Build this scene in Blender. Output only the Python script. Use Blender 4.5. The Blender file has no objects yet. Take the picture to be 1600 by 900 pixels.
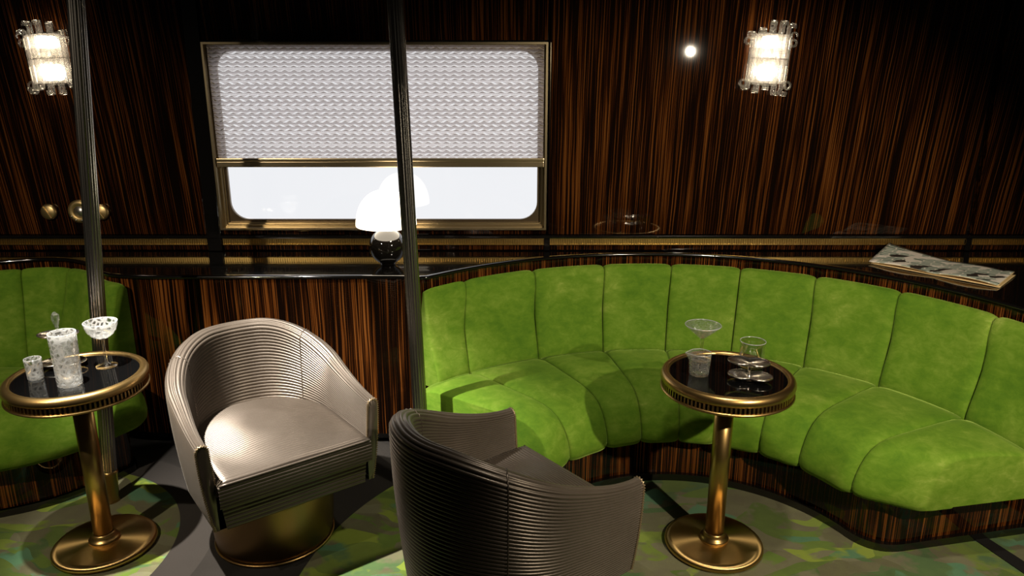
import bpy, bmesh, math, random
from math import sin, cos, pi, radians as R, sqrt
from mathutils import Vector, Matrix
random.seed(7)
SC = bpy.context.scene
COL = SC.collection

# ---------------------------------------------------------------- camera, world, lights, exposure
cam = bpy.data.cameras.new('camera'); camo = bpy.data.objects.new('camera', cam); COL.objects.link(camo)
cam.sensor_width = 36; cam.lens = 36 * 1200 / 1600; cam.clip_start = .02
camo.location = (0, 0, 1.6); camo.rotation_euler = (R(90 - 16.3), 0, 0)
SC.camera = camo
w = bpy.data.worlds.new('world'); SC.world = w; w.use_nodes = True
w.node_tree.nodes['Background'].inputs[0].default_value = (1, .86, .7, 1)
w.node_tree.nodes['Background'].inputs[1].default_value = .006
def spot_light(name, loc, target, power, color, angle, blend, radius):
    l = bpy.data.lights.new(name, 'SPOT'); l.energy = power; l.color = color; l.spot_size = math.radians(angle); l.spot_blend = blend; l.shadow_soft_size = radius
    o = bpy.data.objects.new(name, l); COL.objects.link(o); o.location = loc
    o.rotation_euler = (Vector(target) - Vector(loc)).to_track_quat('-Z', 'Y').to_euler()
spot_light('spot_lamp_right', (1.39, .66, 1.69), (.92, 2.6, .5), 178, (1, .87, .66), 78, .45, .020)
spot_light('sofa_fill_spot', (.60, 1.75, 2.32), (.60, 2.75, .4), 75, (1, .90, .74), 105, .8, .05)  # added fill, not a known lamp; lifts the table shadow on the sofa
spot_light('spot_lamp_left', (-1.95, .75, 2.25), (-1.9, 2.65, .5), 150, (1, .87, .68), 70, .8, .022)
spot_light('ceiling_downlight', (-1.35, 2.0, 2.30), (-.86, 2.33, .4), 920, (1, .95, .87), 52, 1.0, .018)
SC.view_settings.view_transform = 'Standard'; SC.view_settings.look = 'None'
SC.view_settings.gamma = 1; SC.view_settings.use_curve_mapping = False
SC.view_settings.exposure = 0
SC.cycles.use_denoising = True
SC.cycles.transparent_max_bounces = 24
SC.cycles.max_bounces = 10

# ---------------------------------------------------------------- node helpers
class NT:
    def __init__(s, name):
        s.m = bpy.data.materials.new(name); s.m.use_nodes = True; s.t = s.m.node_tree
        s.t.nodes.clear(); s.out = s.t.nodes.new('ShaderNodeOutputMaterial')
    def n(s, typ, props=None, **ins):
        nd = s.t.nodes.new('ShaderNode' + typ)
        for k, v in (props or {}).items(): setattr(nd, k, v)
        for k, v in ins.items():
            key = int(k[1:]) if k[0] == 'i' and k[1:].isdigit() else k.replace('_', ' ')
            s.set(nd.inputs[key], v)
        return nd
    def set(s, sock, v):
        if isinstance(v, bpy.types.NodeSocket): s.t.links.new(v, sock)
        elif isinstance(v, bpy.types.Node): s.t.links.new(v.outputs[0], sock)
        else:
            if isinstance(v, (tuple, list)) and len(v) == 3 and sock.type == 'RGBA': v = (*v, 1)
            sock.default_value = v
    def math(s, op, a, b=0.0, c=0.0, clamp=False): return s.n('Math', {'operation': op, 'use_clamp': clamp}, i0=a, i1=b, i2=c).outputs[0]
    def mix(s, f, a, b, bt='MIX'):
        nd = s.t.nodes.new('ShaderNodeMix'); nd.data_type = 'RGBA'; nd.blend_type = bt
        s.set(nd.inputs[0], f); s.set(nd.inputs[6], a); s.set(nd.inputs[7], b); return nd.outputs[2]
    def ramp(s, f, stops, interp='LINEAR'):
        nd = s.t.nodes.new('ShaderNodeValToRGB'); nd.color_ramp.interpolation = interp
        e = nd.color_ramp.elements
        while len(e) < len(stops): e.new(.5)
        for i, (p, c) in enumerate(stops):
            e[i].position = p; e[i].color = (*c, 1) if len(c) == 3 else c
        s.set(nd.inputs[0], f); return nd.outputs[0]
    def noise(s, vec, scale, detail=3, rough=.55, dist=0):
        return s.n('TexNoise', Vector=vec, Scale=scale, Detail=detail, Roughness=rough, Distortion=dist).outputs[0]
    def xyz(s, a, b, c): return s.n('CombineXYZ', i0=a, i1=b, i2=c).outputs[0]
    def obj(s):
        tc = s.n('TexCoord'); sp = s.n('SeparateXYZ', i0=tc.outputs['Object']); return tc.outputs['Object'], sp.outputs
    def bump(s, h, strength, dist=.001): return s.n('Bump', Height=h, Strength=strength, Distance=dist).outputs[0]
    def surf(s, sh): s.set(s.out.inputs[0], sh); return s.m
    def bsdf(s, **k): return s.n('BsdfPrincipled', **k).outputs[0]
M = {}
def simple(name, col, rough, metal=0, **k):
    t = NT(name); M[name] = t.surf(t.bsdf(Base_Color=col, Roughness=rough, Metallic=metal, **k)); return M[name]

def wood(name, fan=True, gain=1.0):
    t = NT(name); vec, c = t.obj(); x, y, z = c[0], c[1], c[2]
    if fan: x = t.math('MULTIPLY', x, t.math('MULTIPLY_ADD', t.math('SUBTRACT', 1.7, z), .045, 1.0))
    wob = t.noise(t.xyz(t.math('MULTIPLY', x, 5), t.math('MULTIPLY', y, 5), t.math('MULTIPLY', z, 2.5)), 1, 2)
    x2 = t.math('MULTIPLY_ADD', wob, .012, x)
    g1 = t.noise(t.xyz(t.math('MULTIPLY', x2, 165), t.math('MULTIPLY', y, 165), t.math('MULTIPLY', z, 1.3)), 1, 2, .6)
    g2 = t.noise(t.xyz(t.math('MULTIPLY', x2, 22), t.math('MULTIPLY', y, 22), t.math('MULTIPLY', z, .6)), 1, 2, .5)
    g3 = t.noise(t.xyz(t.math('MULTIPLY', x2, 300), t.math('MULTIPLY', y, 300), t.math('MULTIPLY', z, 4)), 1, 2, .5)
    f = t.math('ADD', t.math('MULTIPLY_ADD', g2, .30, t.math('MULTIPLY', g1, .90)), t.math('MULTIPLY', g3, .20))
    f = t.math('SUBTRACT', f, .20)
    k = gain
    col = t.ramp(f, [(.40, (.004, .002, .0012)), (.48, (.012*k, .0042*k, .0018*k)), (.535, (.045*k, .0125*k, .003*k)), (.60, (.15*k, .044*k, .008*k)), (.70, (.27*k, .095*k, .02*k))])
    M[name] = t.surf(t.bsdf(Base_Color=col, Roughness=.6, Specular_IOR_Level=0.0, Coat_Weight=1.0, Coat_Roughness=.025, Coat_IOR=1.45))
wood('macassar', True, .42); wood('macassar_straight', False, .72)

simple('black_lacquer', (.004, .0035, .003), .12, Coat_Weight=1.0, Coat_Roughness=.03)
simple('black_matte', (.004, .0035, .003), .6)
simple('black_glass', (.002, .002, .002), .03)
simple('ceramic_black', (.006, .005, .004), .06, Coat_Weight=1.0, Coat_Roughness=.02)
simple('ceiling_dark', (.010, .007, .005), .5)
simple('silver', (.80, .75, .67), .22, 1.0)
simple('chrome', (.75, .72, .68), .12, 1.0)
simple('gold_piping', (.30, .22, .13), .35, .6)
simple('grille_silver', (.6, .58, .54), .35, 1.0)
simple('page_edge', (.62, .45, .22), .7)
def brass(name, col, rough, aniso=0.0):
    t = NT(name); vec, c = t.obj()
    k = t.noise(t.xyz(t.math('MULTIPLY', c[0], 1), c[1], t.math('MULTIPLY', c[2], 1)), 9, 4)
    colr = t.mix(k, tuple(v * .94 for v in col), tuple(min(1, v * 1.05) for v in col))
    ins = dict(Base_Color=colr, Metallic=1.0, Roughness=t.math('MULTIPLY_ADD', k, .03, rough - .015))
    if aniso:
        tg = t.n('Tangent', {'direction_type': 'RADIAL', 'axis': 'Z'})
        ins.update(Anisotropic=aniso, Tangent=tg.outputs[0])
    M[name] = t.surf(t.bsdf(**ins))
brass('brass', (.48, .31, .115), .33)
brass('brass_disc', (.62, .41, .16), .38, .9)
brass('brass_soft', (.66, .48, .22), .42)
brass('bronze_base', (.24, .15, .065), .36, .5)
brass('window_brass', (.50, .40, .24), .28)
brass('band_brass', (.46, .31, .10), .34)
brass('frame_bronze', (.16, .12, .075), .35)
simple('pole_metal', (.30, .28, .25), .27, 1.0)

def velvet():
    t = NT('velvet'); vec, c = t.obj()
    big = t.noise(vec, 4.5, 4, .6, .3); mid = t.noise(t.n('Mapping', Vector=vec, Scale=(1, 1, 1.7)).outputs[0], 19, 6, .72, .45); fine = t.noise(vec, 420, 2)
    f = t.math('MULTIPLY_ADD', big, .7, t.math('MULTIPLY', mid, .6))
    f = t.math('SUBTRACT', f, .15)
    col = t.ramp(f, [(.32, (.072, .158, .010)), (.48, (.108, .205, .014)), (.62, (.160, .255, .027)), (.76, (.27, .345, .065))])
    M['velvet'] = t.surf(t.bsdf(Base_Color=col, Roughness=.85, Specular_IOR_Level=.12, Sheen_Weight=.35, Sheen_Roughness=.38,
        Sheen_Tint=(.55, .75, .16, 1), Normal=t.bump(fine, .25, .0006)))
velvet()
def fabric():
    t = NT('ribbed_satin'); vec, c = t.obj()
    n = t.noise(vec, 14, 3); f = t.noise(vec, 700, 2)
    col = t.mix(n, (.088, .068, .051), (.125, .100, .078))
    M['ribbed_satin'] = t.surf(t.bsdf(Base_Color=col, Roughness=.36, Metallic=.60, Specular_IOR_Level=.8, Sheen_Weight=.12, Sheen_Roughness=.3,
        Sheen_Tint=(.9, .8, .7, 1), Normal=t.bump(f, .15, .0004)))
fabric()
def thin_glass(name, tint=(.97, .97, .96), lo=.06, hi=.75, rough=.02, cut=0.0, cutscale=60, frost=(.85, .85, .83), sparkle=0, edge=(.10, .26)):
    t = NT(name); lw = t.n('LayerWeight', Blend=.35)
    fac = t.math('MULTIPLY_ADD', lw.outputs['Facing'], hi - lo, lo)
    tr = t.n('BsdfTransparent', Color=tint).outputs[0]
    gn = t.n('BsdfGlossy', Color=(1, 1, 1), Roughness=rough); gl = gn.outputs[0]
    if sparkle:
        vv, _ = t.obj(); t.set(gn.inputs['Normal'], t.bump(t.n('TexVoronoi', Vector=vv, Scale=sparkle).outputs[0], .9, .004))
    sh = t.n('MixShader', i0=fac, i1=tr, i2=gl).outputs[0]
    if cut:
        vec, c = t.obj()
        v = t.n('TexVoronoi', {'feature': 'DISTANCE_TO_EDGE'}, Vector=t.n('VectorMath', i0=vec, i1=t.xyz(0, 0, 0)).outputs[0], Scale=cutscale).outputs[0]
        m = t.math('MULTIPLY', t.ramp(v, [(edge[0], (1, 1, 1)), (edge[1], (0, 0, 0))]), cut)
        df = t.n('BsdfDiffuse', Color=frost).outputs[0]; tl = t.n('BsdfTranslucent', Color=frost).outputs[0]
        fr = t.n('MixShader', i0=.5, i1=df, i2=tl).outputs[0]
        sh = t.n('MixShader', i0=m, i1=sh, i2=fr).outputs[0]
    M[name] = t.surf(sh)
thin_glass('glass_clear')
thin_glass('glass_cut_white', cut=.42, cutscale=62, frost=(.62, .62, .60))
thin_glass('glass_cut_clear', lo=.05, hi=.5, cut=.025, cutscale=110, sparkle=150)
thin_glass('glass_sconce', lo=.08, hi=.6, cut=.10, cutscale=90, frost=(1, .95, .88))
thin_glass('glass_diamond', lo=.06, hi=.6, cut=.22, cutscale=130, sparkle=170, edge=(.015, .06))
def ribbed():
    t = NT('glass_ribbed'); lw = t.n('LayerWeight', Blend=.4)
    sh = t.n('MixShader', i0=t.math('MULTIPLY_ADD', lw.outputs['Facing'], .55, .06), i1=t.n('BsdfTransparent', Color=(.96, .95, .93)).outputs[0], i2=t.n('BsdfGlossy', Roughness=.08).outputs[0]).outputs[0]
    M['glass_ribbed'] = t.surf(t.n('MixShader', i0=.13, i1=sh, i2=t.n('BsdfTranslucent', Color=(1, .96, .9)).outputs[0]).outputs[0])
ribbed()
def rim_mat():
    t = NT('glass_rim'); g = t.n('MixShader', i0=.5, i1=t.n('BsdfGlossy', Roughness=.12).outputs[0], i2=t.n('BsdfDiffuse', Color=(.8, .8, .78)).outputs[0]).outputs[0]
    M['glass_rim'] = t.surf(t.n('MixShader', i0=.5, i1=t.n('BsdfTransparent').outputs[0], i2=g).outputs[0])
rim_mat()
def emit(name, col, strength, spec=False):
    t = NT(name)
    if spec: M[name] = t.surf(t.bsdf(Base_Color=(.02, .02, .02), Roughness=.03, Emission_Color=col, Emission_Strength=strength, Specular_IOR_Level=.6))
    else: M[name] = t.surf(t.n('Emission', Color=col, Strength=strength).outputs[0])
emit('window_light', (.95, .965, 1.0), .90, True)
emit('bulb', (1, .86, .66), 22)
emit('lamp_shade_glow', (1, .86, .66), 5.0)
def translucent(name, col, tl, refl, clear):
    t = NT(name)
    a = t.n('BsdfTranslucent', Color=tuple(v * tl for v in col)).outputs[0]
    b = t.bsdf(Base_Color=tuple(v * refl for v in col), Roughness=.38, Metallic=.35)
    m = t.n('MixShader', i0=.25, i1=a, i2=b).outputs[0]
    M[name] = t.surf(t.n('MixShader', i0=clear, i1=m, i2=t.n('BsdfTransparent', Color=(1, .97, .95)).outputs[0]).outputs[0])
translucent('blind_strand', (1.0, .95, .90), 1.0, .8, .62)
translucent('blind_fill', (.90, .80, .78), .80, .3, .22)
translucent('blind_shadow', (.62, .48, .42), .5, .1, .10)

def carpet():
    t = NT('carpet'); vec, c = t.obj(); x, y = c[0], c[1]
    def dist(cx, cy): return t.math('SQRT', t.math('ADD', t.math('POWER', t.math('SUBTRACT', x, cx), 2), t.math('POWER', t.math('SUBTRACT', y, cy), 2)))
    warp = t.n('TexNoise', Vector=vec, Scale=3.0, Detail=2)
    v2 = t.n('VectorMath', {'operation': 'MULTIPLY_ADD'}, i0=warp.outputs[1], i1=(.35, .35, 0), i2=vec).outputs[0]
    mp = t.n('Mapping', Vector=v2, Rotation=(0, 0, .7), Scale=(1, 2.6, 1)).outputs[0]
    vo = t.n('TexVoronoi', {'feature': 'F1'}, Vector=mp, Scale=4.3)
    pick = t.n('SeparateColor', i0=vo.outputs['Color']).outputs
    leaf = t.ramp(pick[0], [(0, (.150, .128, .085)), (.26, (.080, .130, .018)), (.44, (.135, .190, .022)), (.58, (.105, .085, .055)), (.70, (.045, .095, .030)), (.80, (.24, .31, .03)), (.90, (.070, .21, .125))], 'CONSTANT')
    mp2 = t.n('Mapping', Vector=v2, Rotation=(0, 0, -.9), Scale=(1, 3.0, 1)).outputs[0]
    vo2 = t.n('TexVoronoi', {'feature': 'F1'}, Vector=mp2, Scale=5.5)
    p2 = t.n('SeparateColor', i0=vo2.outputs['Color']).outputs
    leaf2 = t.ramp(p2[0], [(0, (.13, .108, .07)), (.34, (.10, .17, .02)), (.52, (.055, .12, .045)), (.64, (.17, .148, .10)), (.80, (.20, .27, .03)), (.92, (.06, .18, .10))], 'CONSTANT')
    soft = t.noise(vec, 7, 3)
    green = t.mix(t.ramp(soft, [(.46, (0, 0, 0)), (.54, (1, 1, 1))]), leaf, leaf2)
    green = t.mix(.22, green, t.mix(t.noise(vec, 16, 3), (0.042, 0.042, 0.017), (0.273, 0.357, 0.063)))
    brown = t.mix(t.noise(vec, 9, 4), (.009, .0068, .0056), (.022, .017, .0145))
    m1 = t.math('LESS_THAN', dist(-1.74, 2.24), .57); m2 = t.math('LESS_THAN', dist(.45, 2.0), 1.15)
    ring = t.math('LESS_THAN', dist(-1.74, 2.24), .70)
    right = t.math('GREATER_THAN', x, .45)
    mask = t.math('MAXIMUM', t.math('MAXIMUM', m1, m2), right)
    brown = t.mix(ring, brown, t.mix(.5, brown, (.036, .029, .025)))
    col = t.mix(mask, brown, green)
    pile = t.noise(vec, 520, 2)
    col = t.mix(t.math('MULTIPLY', pile, .5), col, (.01, .01, .006))
    M['carpet'] = t.surf(t.bsdf(Base_Color=col, Roughness=.95, Specular_IOR_Level=.05, Sheen_Weight=.15, Normal=t.bump(pile, .5, .002)))
carpet()
def magazine_mat():
    t = NT('magazine_print'); vec, c = t.obj(); x, y = c[0], c[1]
    lines = t.math('SINE', t.math('MULTIPLY', y, 1100))
    br = t.n('TexBrick', Vector=t.xyz(t.math('MULTIPLY_ADD', y, -.9, x), t.math('MULTIPLY_ADD', x, .9, y), 0), Scale=10, Color1=(.36, .42, .34, 1), Color2=(.13, .19, .15, 1), Mortar=(.72, .66, .56, 1), Mortar_Size=.045, Row_Height=.32, Brick_Width=.95)
    dark = t.n('TexVoronoi', Vector=t.n('Mapping', Vector=vec, Rotation=(0, 0, .85), Scale=(1, 2.2, 1)).outputs[0], Scale=15)
    dk = t.n('SeparateColor', i0=dark.outputs['Color']).outputs
    col = t.mix(t.math('GREATER_THAN', dk[0], .66), br.outputs[0], (.78, .70, .60))
    col = t.mix(t.math('GREATER_THAN', dk[1], .84), col, (.03, .022, .018))
    col = t.mix(t.math('MULTIPLY', t.math('GREATER_THAN', lines, .2), .18), col, (.08, .09, .08))
    M['magazine_print'] = t.surf(t.bsdf(Base_Color=col, Roughness=.45))
magazine_mat()

# ---------------------------------------------------------------- mesh helpers
def mk(name, verts, faces, mat, parent=None, smooth=True, loc=None):
    me = bpy.data.meshes.new(name); me.from_pydata([tuple(v) for v in verts], [], faces)
    bm = bmesh.new(); bm.from_mesh(me); bmesh.ops.recalc_face_normals(bm, faces=bm.faces); bm.to_mesh(me); bm.free()
    mats = mat if isinstance(mat, (list, tuple)) else [mat]
    for m in mats: me.materials.append(M[m])
    if smooth: me.shade_smooth()
    o = bpy.data.objects.new(name, me); COL.objects.link(o)
    if parent: o.parent = parent
    if loc: o.location = loc
    return o
def sharp(o, ang=35):
    me = o.data
    bm = bmesh.new(); bm.from_mesh(me)
    for e in bm.edges:
        if len(e.link_faces) == 2 and e.calc_face_angle(0) > R(ang): e.smooth = False
    bm.to_mesh(me); bm.free(); return o
def tag(o, label=None, cat=None, group=None, kind=None):
    if label: o['label'] = label
    if cat: o['category'] = cat
    if group: o['group'] = group
    if kind: o['kind'] = kind
    return o
def empty(name, loc, label, cat, rz=0, group=None):
    o = bpy.data.objects.new(name, None); COL.objects.link(o); o.location = loc; o.rotation_euler = (0, 0, rz); o.empty_display_size = .05
    return tag(o, label, cat, group)
def join(parts):
    V, Fc = [], []
    for v, f in parts:
        b = len(V); V += list(v); Fc += [tuple(i + b for i in q) for q in f]
    return V, Fc
def gbox(x0, x1, y0, y1, z0, z1, bev=0.0):
    if not bev:
        v = [(x, y, z) for x in (x0, x1) for y in (y0, y1) for z in (z0, z1)]
        return v, [(0, 1, 3, 2), (4, 6, 7, 5), (0, 4, 5, 1), (2, 3, 7, 6), (0, 2, 6, 4), (1, 5, 7, 3)]
    bm = bmesh.new(); bmesh.ops.create_cube(bm, size=1)
    for v in bm.verts: v.co = Vector(((x0 + x1) / 2 + v.co.x * (x1 - x0), (y0 + y1) / 2 + v.co.y * (y1 - y0), (z0 + z1) / 2 + v.co.z * (z1 - z0)))
    bmesh.ops.bevel(bm, geom=bm.edges[:], offset=bev, segments=2, profile=.7, affect='EDGES')
    bm.verts.index_update()
    r = [v.co.copy() for v in bm.verts], [tuple(v.index for v in f.verts) for f in bm.faces]; bm.free(); return r
def lathe(prof, n=48, cx=0, cy=0, cz=0, close=False):
    V, Fc = [], []; m = len(prof)
    for i in range(n):
        a = 2 * pi * i / n
        for r, z in prof: V.append((cx + r * cos(a), cy + r * sin(a), cz + z))
    for i in range(n):
        j = (i + 1) % n
        for k in range(m - 1 if not close else m):
            k2 = (k + 1) % m
            Fc.append((i * m + k, j * m + k, j * m + k2, i * m + k2))
    if not close:
        for k in (0, m - 1):
            if prof[k][0] > 1e-5: Fc.append(tuple(i * m + k for i in range(n)))
    return V, Fc
def tube(pts, r, n=8, closed=False, cap=True):
    pts = [Vector(p) for p in pts]; N = len(pts); V, Fc = [], []; up = None
    for i, p in enumerate(pts):
        a = pts[(i - 1) % N] if (closed or i > 0) else p; b = pts[(i + 1) % N] if (closed or i < N - 1) else p
        d = (b - a).normalized()
        if up is None:
            up = Vector((0, 0, 1)) if abs(d.z) < .9 else Vector((1, 0, 0))
        s = d.cross(up).normalized(); up = s.cross(d).normalized()
        rr = r(i / (N - 1)) if callable(r) else r
        for k in range(n):
            t = 2 * pi * k / n; V.append(p + s * (rr * cos(t)) + up * (rr * sin(t)))
    for i in range(N if closed else N - 1):
        j = (i + 1) % N
        for k in range(n):
            k2 = (k + 1) % n; Fc.append((i * n + k, i * n + k2, j * n + k2, j * n + k))
    if not closed and cap:
        Fc.append(tuple(range(n))); Fc.append(tuple((N - 1) * n + k for k in range(n)))
    return V, Fc
def grid(rows, closed_u=False, closed_v=False):
    nv = len(rows[0]); V = [p for r in rows for p in r]; Fc = []
    nu = len(rows)
    for i in range(nu if closed_u else nu - 1):
        i2 = (i + 1) % nu
        for k in range(nv if closed_v else nv - 1):
            k2 = (k + 1) % nv; Fc.append((i * nv + k, i2 * nv + k, i2 * nv + k2, i * nv + k2))
    return V, Fc
def catmull(P, per=8, closed=False):
    P = [Vector(p) for p in P]; n = len(P); out = []
    for i in range(n if closed else n - 1):
        g = (lambda k: P[k % n]) if closed else (lambda k: P[max(0, min(n - 1, k))])
        p0, p1, p2, p3 = g(i - 1), g(i), g(i + 1), g(i + 2)
        for s in range(per):
            t = s / per
            out.append(.5 * ((2 * p1) + (p2 - p0) * t + (2 * p0 - 5 * p1 + 4 * p2 - p3) * t * t + (3 * p1 - p0 - 3 * p2 + p3) * t ** 3))
    if not closed: out.append(P[-1])
    return out
def sst(t): t = max(0, min(1, t)); return t * t * (3 - 2 * t)
def copy_tree(o, parent=None):
    c = o.copy(); COL.objects.link(c); c.parent = parent
    for ch in list(o.children): copy_tree(ch, c)
    return c

# ---------------------------------------------------------------- setting
YW = 3.46
fl = mk('floor', *gbox(-4.2, 4.2, -1.5, 3.6, -.05, 0), 'carpet', smooth=False)
tag(fl, 'dark brown carpet with leafy green and teal patchwork circles', kind='structure')
mk('pole_shadow_strip', *join([([(1.613, 2.345, .0), (1.665, 2.345, .0), (1.86, 1.75, .0), (1.785, 1.75, .0), (1.613, 2.345, .004), (1.665, 2.345, .004), (1.86, 1.75, .004), (1.785, 1.75, .004)],
    [(0, 3, 2, 1), (4, 5, 6, 7), (0, 1, 5, 4), (1, 2, 6, 5), (2, 3, 7, 6), (3, 0, 4, 7)])]), 'black_matte', fl, False)  # flat black strip standing in for a pole's shadow on the carpet
ce = mk('ceiling', *gbox(-4.2, 4.2, -1.5, 3.6, 2.42, 2.47), 'ceiling_dark', smooth=False)
tag(ce, 'dark lacquered carriage ceiling', kind='structure')
wb = mk('wall_back', *gbox(-4.2, 4.2, 3.50, 3.6, 0, 2.42), 'black_lacquer', smooth=False)
tag(wb, 'glossy striped dark wood wall behind the sofas', kind='structure')
def panel(x0, x1, z0, z1, mat='macassar', y=YW, name='wall_panel'):
    return mk(name, *gbox(x0, x1, y, 3.505, z0, z1, .003), mat, wb, False)
panel(-4.2, -2.85, .845, 2.42); panel(-2.845, -1.405, .845, 2.42)
panel(-1.332, .156, 1.695, 2.42); panel(-1.332, .156, .845, .872)
panel(.166, 2.088, .845, 2.42); panel(2.118, 4.2, .845, 2.42)
panel(-1.400, -1.336, .77, 2.42, 'black_lacquer', YW - .012, 'pilaster')
panel(-4.2, -1.405, .772, .797); panel(-1.332, 2.088, .772, .797); panel(2.118, 4.2, .772, .797)

# rail: black cap, fluted brass band
tr = mk('trim_1', *gbox(-4.2, 4.2, YW - .016, 3.50, .829, .843, .004), 'black_lacquer', smooth=False)
tag(tr, 'thin black lacquer rail along the wall above the ledge', kind='structure')
def fluted_band(x0, x1, z0, z1, y, pitch=.0105):
    n = int((x1 - x0) / pitch); V, Fc = [], []
    xs = []
    for i in range(n):
        a = x0 + (x1 - x0) * i / n; p = (x1 - x0) / n
        xs += [(a, 0), (a + p * .45, 0), (a + p * .55, .004), (a + p * .92, .004)]
    rows = [[(x, y + d, z0), (x, y + d, z1)] for x, d in xs]
    return grid(rows)
for x0, x1 in ((-4.2, -1.405), (-1.332, .150), (.172, 2.088), (2.118, 4.2)):
    b = mk('fluted_band', *fluted_band(x0, x1, .801, .823, YW - .004), 'band_brass', tr, False)
    mk('band_fillet', *join([gbox(x0, x1, YW - .007, YW + .01, .797, .801), gbox(x0, x1, YW - .007, YW + .01, .823, .827)]), 'band_brass', b, False)
for x in (.161, 2.103):
    mk('band_joint', *gbox(x - .013, x + .013, YW - .008, 3.5, .772, .829), 'black_lacquer', tr, False)

# ---------------------------------------------------------------- window
WX0, WX1, WZ0, WZ1 = -1.319, .154, .876, 1.687
win = empty('window_1', (0, 0, 0), None, None); tag(win, 'wide train window with brass frame and rounded corners, lit white', kind='structure')
def rrect(x0, x1, z0, z1, r, n=8):
    P = []
    for cx, cz, a0 in ((x1 - r, z1 - r, 0), (x0 + r, z1 - r, 90), (x0 + r, z0 + r, 180), (x1 - r, z0 + r, 270)):
        for i in range(n + 1):
            a = R(a0 + 90 * i / n); P.append((cx + r * cos(a), cz + r * sin(a)))
    return P
def ring(x0, x1, z0, z1, wd, y0, y1, name, mat):
    V, Fc = [], []
    o = [(x0, z0), (x1, z0), (x1, z1), (x0, z1)]; i = [(x0 + wd, z0 + wd), (x1 - wd, z0 + wd), (x1 - wd, z1 - wd), (x0 + wd, z1 - wd)]
    for lst, y in ((o, y1), (o, y0), (i, y0), (i, y1)): V += [(a, y, b) for a, b in lst]
    for r_ in range(3):
        for k in range(4): Fc.append((r_ * 4 + k, r_ * 4 + (k + 1) % 4, r_ * 4 + 4 + (k + 1) % 4, r_ * 4 + 4 + k))
    return mk(name, V, Fc, mat, win, False)
ring(WX0, WX1, WZ0, WZ1, .009, YW - .050, 3.5, 'outer_frame', 'window_brass')
ring(WX0 + .009, WX1 - .009, WZ0 + .009, WZ1 - .009, .012, YW - .022, 3.5, 'frame_step', 'window_brass')
ring(WX0 + .021, WX1 - .021, WZ0 + .021, WZ1 - .021, .006, YW - .008, 3.5, 'frame_bead', 'window_brass')
# inner plate with the rounded opening
op = rrect(-1.282, .114, .915, 1.652, .078)
def outer_pt(p):
    x, z = p; cx, cz = -.5825, (WZ0 + WZ1) / 2; hw, hh = .73, .40
    dx, dz = x - cx, z - cz; s = min(hw / abs(dx) if dx else 9, hh / abs(dz) if dz else 9); return (cx + dx * s, cz + dz * s)
rows = [[(outer_pt(p)[0], YW + .004, outer_pt(p)[1]), (p[0], YW + .004, p[1]), (p[0], YW + .022, p[1])] for p in op]
sharp(mk('frame_plate', *grid(rows, closed_u=True), 'frame_bronze', win))
mk('pane', *join([([(x, YW + .020, z) for x, z in op], [tuple(range(len(op)))])]), 'window_light', win, False)

# ---------------------------------------------------------------- woven roman blind
bl = empty('window_blind', (-.58, YW - .03, 1.18), 'woven zigzag pattern blind pulled halfway down over the bright window', 'blind')
BX0, BX1, BZ0, BZ1 = -1.302 + .58, .138 + .58, .018, .502
def weave():
    parts = {0: [], 1: [], 2: []}
    nrow = 27; pitch = (BZ1 - BZ0) / nrow; nx = 36 * 8
    xs = [BX0 + (BX1 - BX0) * i / nx for i in range(nx + 1)]
    for r in range(nrow):
        zb = BZ0 + (r + .5) * pitch; ph = (r % 2) * pi * .25 + random.uniform(-.3, .3)
        def tri(x, a): return a * .95 * (2 / pi) * math.asin(.96 * sin(2 * pi * x / .0405 + ph))
        yy = -.003
        e = [lambda x: zb + .0078 + tri(x, .0052), lambda x: zb + .0030 + tri(x, .0052), lambda x: zb + .0009 + tri(x, .0008), lambda x: zb - .0031 + tri(x, .0005),
             lambda x: zb - .0050 + tri(x, .0008), lambda x: zb - .0101 + tri(x, .0052)]
        def band(a, b, k, y0):
            parts[k].append(grid([[(x, y0, e[b](x)), (x, y0 - .0016, (e[a](x) + e[b](x)) / 2), (x, y0, e[a](x))] for x in xs]))
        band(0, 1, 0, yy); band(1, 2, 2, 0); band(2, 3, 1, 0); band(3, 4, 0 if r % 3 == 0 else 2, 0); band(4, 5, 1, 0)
    return parts
pw = weave()
ws = mk('zigzag_strands', *join(pw[0]), 'blind_strand', bl); tag(ws, kind='stuff')
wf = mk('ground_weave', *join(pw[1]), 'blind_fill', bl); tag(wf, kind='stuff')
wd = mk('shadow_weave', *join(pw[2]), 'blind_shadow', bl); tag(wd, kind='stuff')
rl = mk('bottom_rail', *join([gbox(BX0 - .006, BX1 + .004, -.012, .008, -.022, .003, .003), gbox(BX0 - .006, BX1 + .004, -.018, .004, .003, .018, .004)]), 'window_brass', bl, False)
mk('head_rail', *gbox(BX0, BX1, -.008, .012, BZ1 - .006, BZ1 + .004, .002), 'window_brass', bl, False)

# ---------------------------------------------------------------- ledge counter
C = (.60, 2.11); RL = 1.31
left_pts = [(-4.2, 3.2), (-3.2, 3.19), (-2.6, 3.19), (-2.40, 3.225), (-2.247, 3.275), (-2.10, 3.325), (-1.97, 3.31), (-1.85, 3.235), (-1.75, 3.13), (-1.66, 3.062), (-1.56, 3.036), (-1.45, 3.028)]
lip = [(p.x, p.y) for p in catmull([(a, b, 0) for a, b in left_pts], 6)]
lip += [(-1.45 + (1.05) * i / 12, 3.028) for i in range(1, 12)] + [(-.405, 3.024), (-.38, 3.012)]
lip += [(C[0] + RL * cos(R(a)), C[1] + RL * sin(R(a))) for a in range(136, 4, -2)]
lip += [(1.92, 2.0), (1.935, 1.6)]
ct = empty('ledge_counter', (0, 3.2, 0), 'glossy dark wood ledge counter curving behind the sofas under the window', 'counter')
def wl(p): return (p[0], p[1] - 3.2, p[2])
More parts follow.
